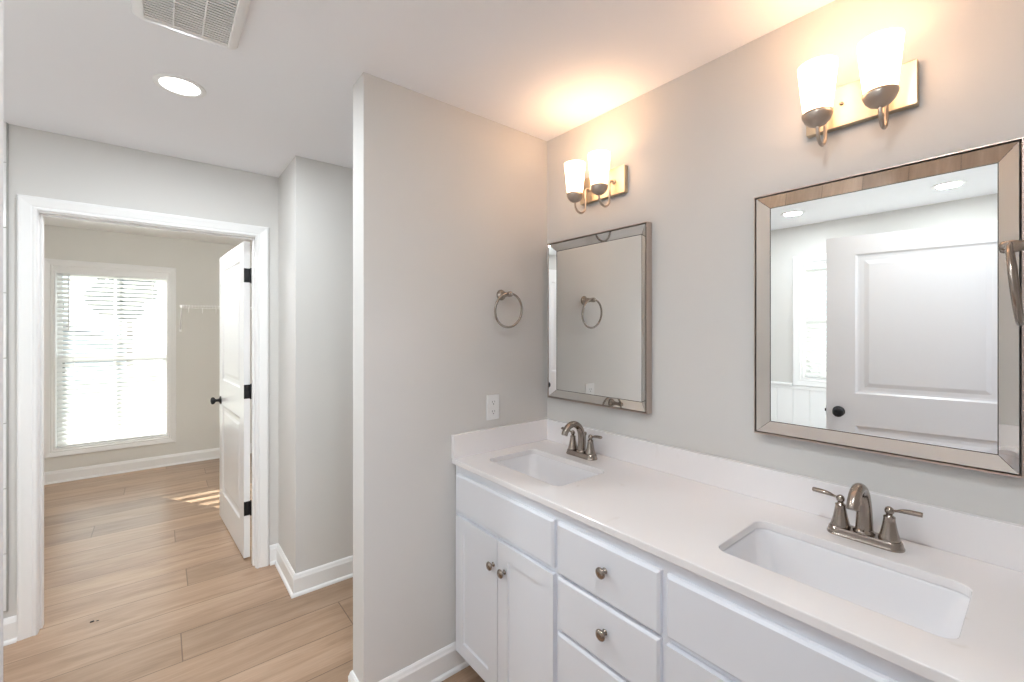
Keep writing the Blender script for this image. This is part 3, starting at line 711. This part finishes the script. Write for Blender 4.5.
# ------------------------------------------------------------------ closet wire shelf
ws = thing('wire_shelf', 'white wire closet shelf on the far closet wall, partly behind the open door', 'shelf', (0.72, 6.03, 1.74))
xa, xb = 0.165, 1.295; z = 1.742
s = MB()
for yy in (6.024, 5.90, 5.735): s.tube([(xa, yy, z-0.004), (xb, yy, z-0.004)], 0.0034, 8)
s.tube([(xa, 5.731, z-0.034), (xb, 5.731, z-0.034)], 0.0034, 8)
k = xa
while k <= xb:
    s.tube([(k, 6.024, z), (k, 5.733, z), (k, 5.731, z-0.034)], 0.0022, 6); k += 0.0254
s.build('wire_deck', M['wire'], ws, world=True, weld=False)
for bx in (0.175, 1.15):
    MB().tube([(bx, 5.733, z-0.006), (bx, 5.76, z-0.04), (bx, 6.022, z-0.255)], 0.006, 8).box(bx-0.010, bx+0.010, 6.020, 6.030, z-0.285, z-0.235, 0.002).build('support_brace', M['wire'], ws, world=True, weld=False)
for bx in (0.235, 0.355, 0.475, 0.595):
    MB().tube([(bx, 5.733, z-0.030), (bx, 5.720, z-0.045), (bx, 5.722, z-0.078), (bx, 5.742, z-0.085)], 0.0035, 8, sub=3).build('rod_hook', M['wire'], ws, world=True)

# ------------------------------------------------------------------ bathtub and filler under the bathroom window (reflected)
tb = thing('bathtub', 'white freestanding bathtub under the bathroom window, only reflected', 'bathtub', (-1.08, 1.1, 0))
def O(hx, hy, z, n=40): return [(hx*math.copysign(abs(math.cos(2*PI*k/n))**0.75, math.cos(2*PI*k/n)), hy*math.copysign(abs(math.sin(2*PI*k/n))**0.75, math.sin(2*PI*k/n)), z) for k in range(n)]
MB().rings([O(0.28,0.62,0), O(0.33,0.70,0.04), O(0.345,0.76,0.30), O(0.37,0.80,0.54), O(0.375,0.805,0.56), O(0.37,0.80,0.57), O(0.345,0.77,0.565), O(0.31,0.72,0.35), O(0.25,0.60,0.16), O(0.10,0.3,0.14)], True, True, True, True).build('tub_shell', M['porc'], tb)
MB().lathe([(0,0.141),(0.03,0.141),(0.028,0.145),(0,0.146)], None, 20, cap0=False, cap1=False).build('drain', M['nickel'], tb)
tf = thing('tub_filler', 'chrome curved tub spout at the lower left of the large mirror reflection', 'faucet', (-1.10, 1.955, 0))
MB().lathe([(0,0),(0.035,0),(0.035,0.008),(0.016,0.014),(0.016,0.60),(0.012,0.61)], None, 20, cap0=False).build('standpipe', M['chrome'], tf)
MB().tube([(0,0,0.60),(0,0,0.70),(0,-0.03,0.755),(0,-0.09,0.765),(0,-0.15,0.735),(0,-0.185,0.68)], 0.012, 14, sub=4).build('spout', M['chrome'], tf)
MB().tube([(0.014,0,0.55),(0.05,0,0.55),(0.055,0,0.60)], 0.006, 10, sub=2).build('lever', M['chrome'], tf)

# ------------------------------------------------------------------ fill lamps added in the neighbouring rooms
cl = thing('closet_fill_globe', 'added white globe fill light in the closet room, out of view', 'ceiling light', (0.1, 3.72, 2.48))  # invented lamp, hidden by the door header, brightens closet walls and ceiling
MB().lathe([(0,0),(0.06,0),(0.06,-0.012),(0.012,-0.022),(0.012,-0.09),(0.03,-0.10),(0.03,-0.115),(0,-0.115)], None, 24, cap0=False, cap1=False).build('canopy', M['nickel'], cl)
MB().lathe([(0,-0.112),(0.05,-0.118),(0.085,-0.145),(0.10,-0.19),(0.085,-0.235),(0.05,-0.262),(0,-0.272)], None, 32, cap0=False, cap1=False).build('diffuser', mat('closet_fill_diffuser', (0.9,0.9,0.9), 0.5, emit=(0.95,0.97,1.0), estr=CLOSET_FILL), cl)
bl = thing('bedroom_fill_light', 'added round flush fill light in the room behind the camera', 'ceiling light', (0.4, -1.6, CZ))  # invented lamp that sends soft light through the entry doorway
MB().lathe([(0,0),(0.25,0),(0.25,-0.03),(0.22,-0.07),(0.12,-0.10),(0,-0.11)], None, 32, cap0=False, cap1=False).build('diffuser', mat('bedroom_fill_diffuser', (0.9,0.9,0.9), 0.5, emit=(0.93,0.88,1.0), estr=BED_FILL), bl)

# ------------------------------------------------------------------ a chip of debris on the floor
ch = tag(MB().box(-0.012,0.004,-0.004,0.003,0.0,0.004,0.001,1).box(0.012,0.022,-0.010,-0.005,0.0,0.003,0.001,1).build('debris_chip', M['dark'], weld=False), 'tiny dark chip lying on the oak planks before the doorway', 'debris')
ch.location = (-0.262, 3.03, 0.0)

# ------------------------------------------------------------------ outside
gnd = MB(); 
gnd.quad([(-60,6.4,-0.5),(60,6.4,-0.5),(60,80,-2.6),(-60,80,-2.6)]); gnd.quad([(-60,-60,-0.5),(-1.9,-60,-0.5),(-1.9,6.4,-0.5),(-60,6.4,-0.5)])
struct(gnd.build('ground_outside', M['grass'], weld=False), 'dry lawn outside the windows', 'ground')
hs = thing('neighbour_house', 'pale grey gabled house seen through the closet blind', 'house', (-6.2, 30.0, -1.3))
MB().box(-4.5, 4.5, 0, 8, -0.3, 2.1).rings([[(-4.5,y,2.1),(4.5,y,2.1),(0,y,3.9)] for y in (0,8)], True, True, True, False).build('house_wall', M['siding'], hs, weld=False)
MB().rings([[(-5.0,y,1.95),(0,y,3.95),(5.0,y,1.95),(5.0,y,2.10),(0,y,4.12),(-5.0,y,2.10)] for y in (-0.4,8.4)], True, True, True, False).build('roof', M['roof'], hs)
for wx in (-2.6, 1.6):
    fr = MB().box(wx, wx+1.1, -0.06, 0.0, 0.6, 1.7).build('window', M['trim'], hs)
    MB().box(wx+0.08, wx+1.02, -0.075, -0.06, 0.68, 1.62).build('pane', M['dark'], fr)
def tree(x, y, h, r, label):
    t = thing('tree', label, 'tree', (x, y, -1.5), 0, 'trees outside the closet window')
    MB().tube([(0,0,0),(0.1,0,h*0.3),(0,0.1,h*0.7)], [0.28,0.2,0.1], 10, sub=3).build('trunk', M['bark'], t)
    c = MB()
    for k in range(26):
        a = random.uniform(0, 2*PI); rr = r*random.random()**0.5*0.8; zz = h*random.uniform(0.45, 1.0)
        bmesh.ops.create_icosphere(c.bm, subdivisions=2, radius=r*random.uniform(0.25,0.45), matrix=Matrix.Translation((rr*math.cos(a), rr*math.sin(a), zz)))
    for v in c.bm.verts: v.co += Vector((random.uniform(-1,1), random.uniform(-1,1), random.uniform(-1,1)))*r*0.06
    c.build('crown', M['leaf'], t, weld=False)
tree(-20, 48, 10, 2.3, 'dark green tree at the far left of the outside row')
tree(-14, 47, 10, 2.3, 'dark green tree standing second from the left in the outside row')
tree(-8, 48, 10, 2.3, 'dark green tree rising directly behind the neighbour house')
tree(-2, 47, 10, 2.3, 'dark green tree behind the right end of the neighbour house')
tree(4, 48, 10, 2.3, 'dark green tree at the far right of the outside row')
tree(1.8, 36, 6, 1.5, 'small low dark green tree beside the neighbour house')
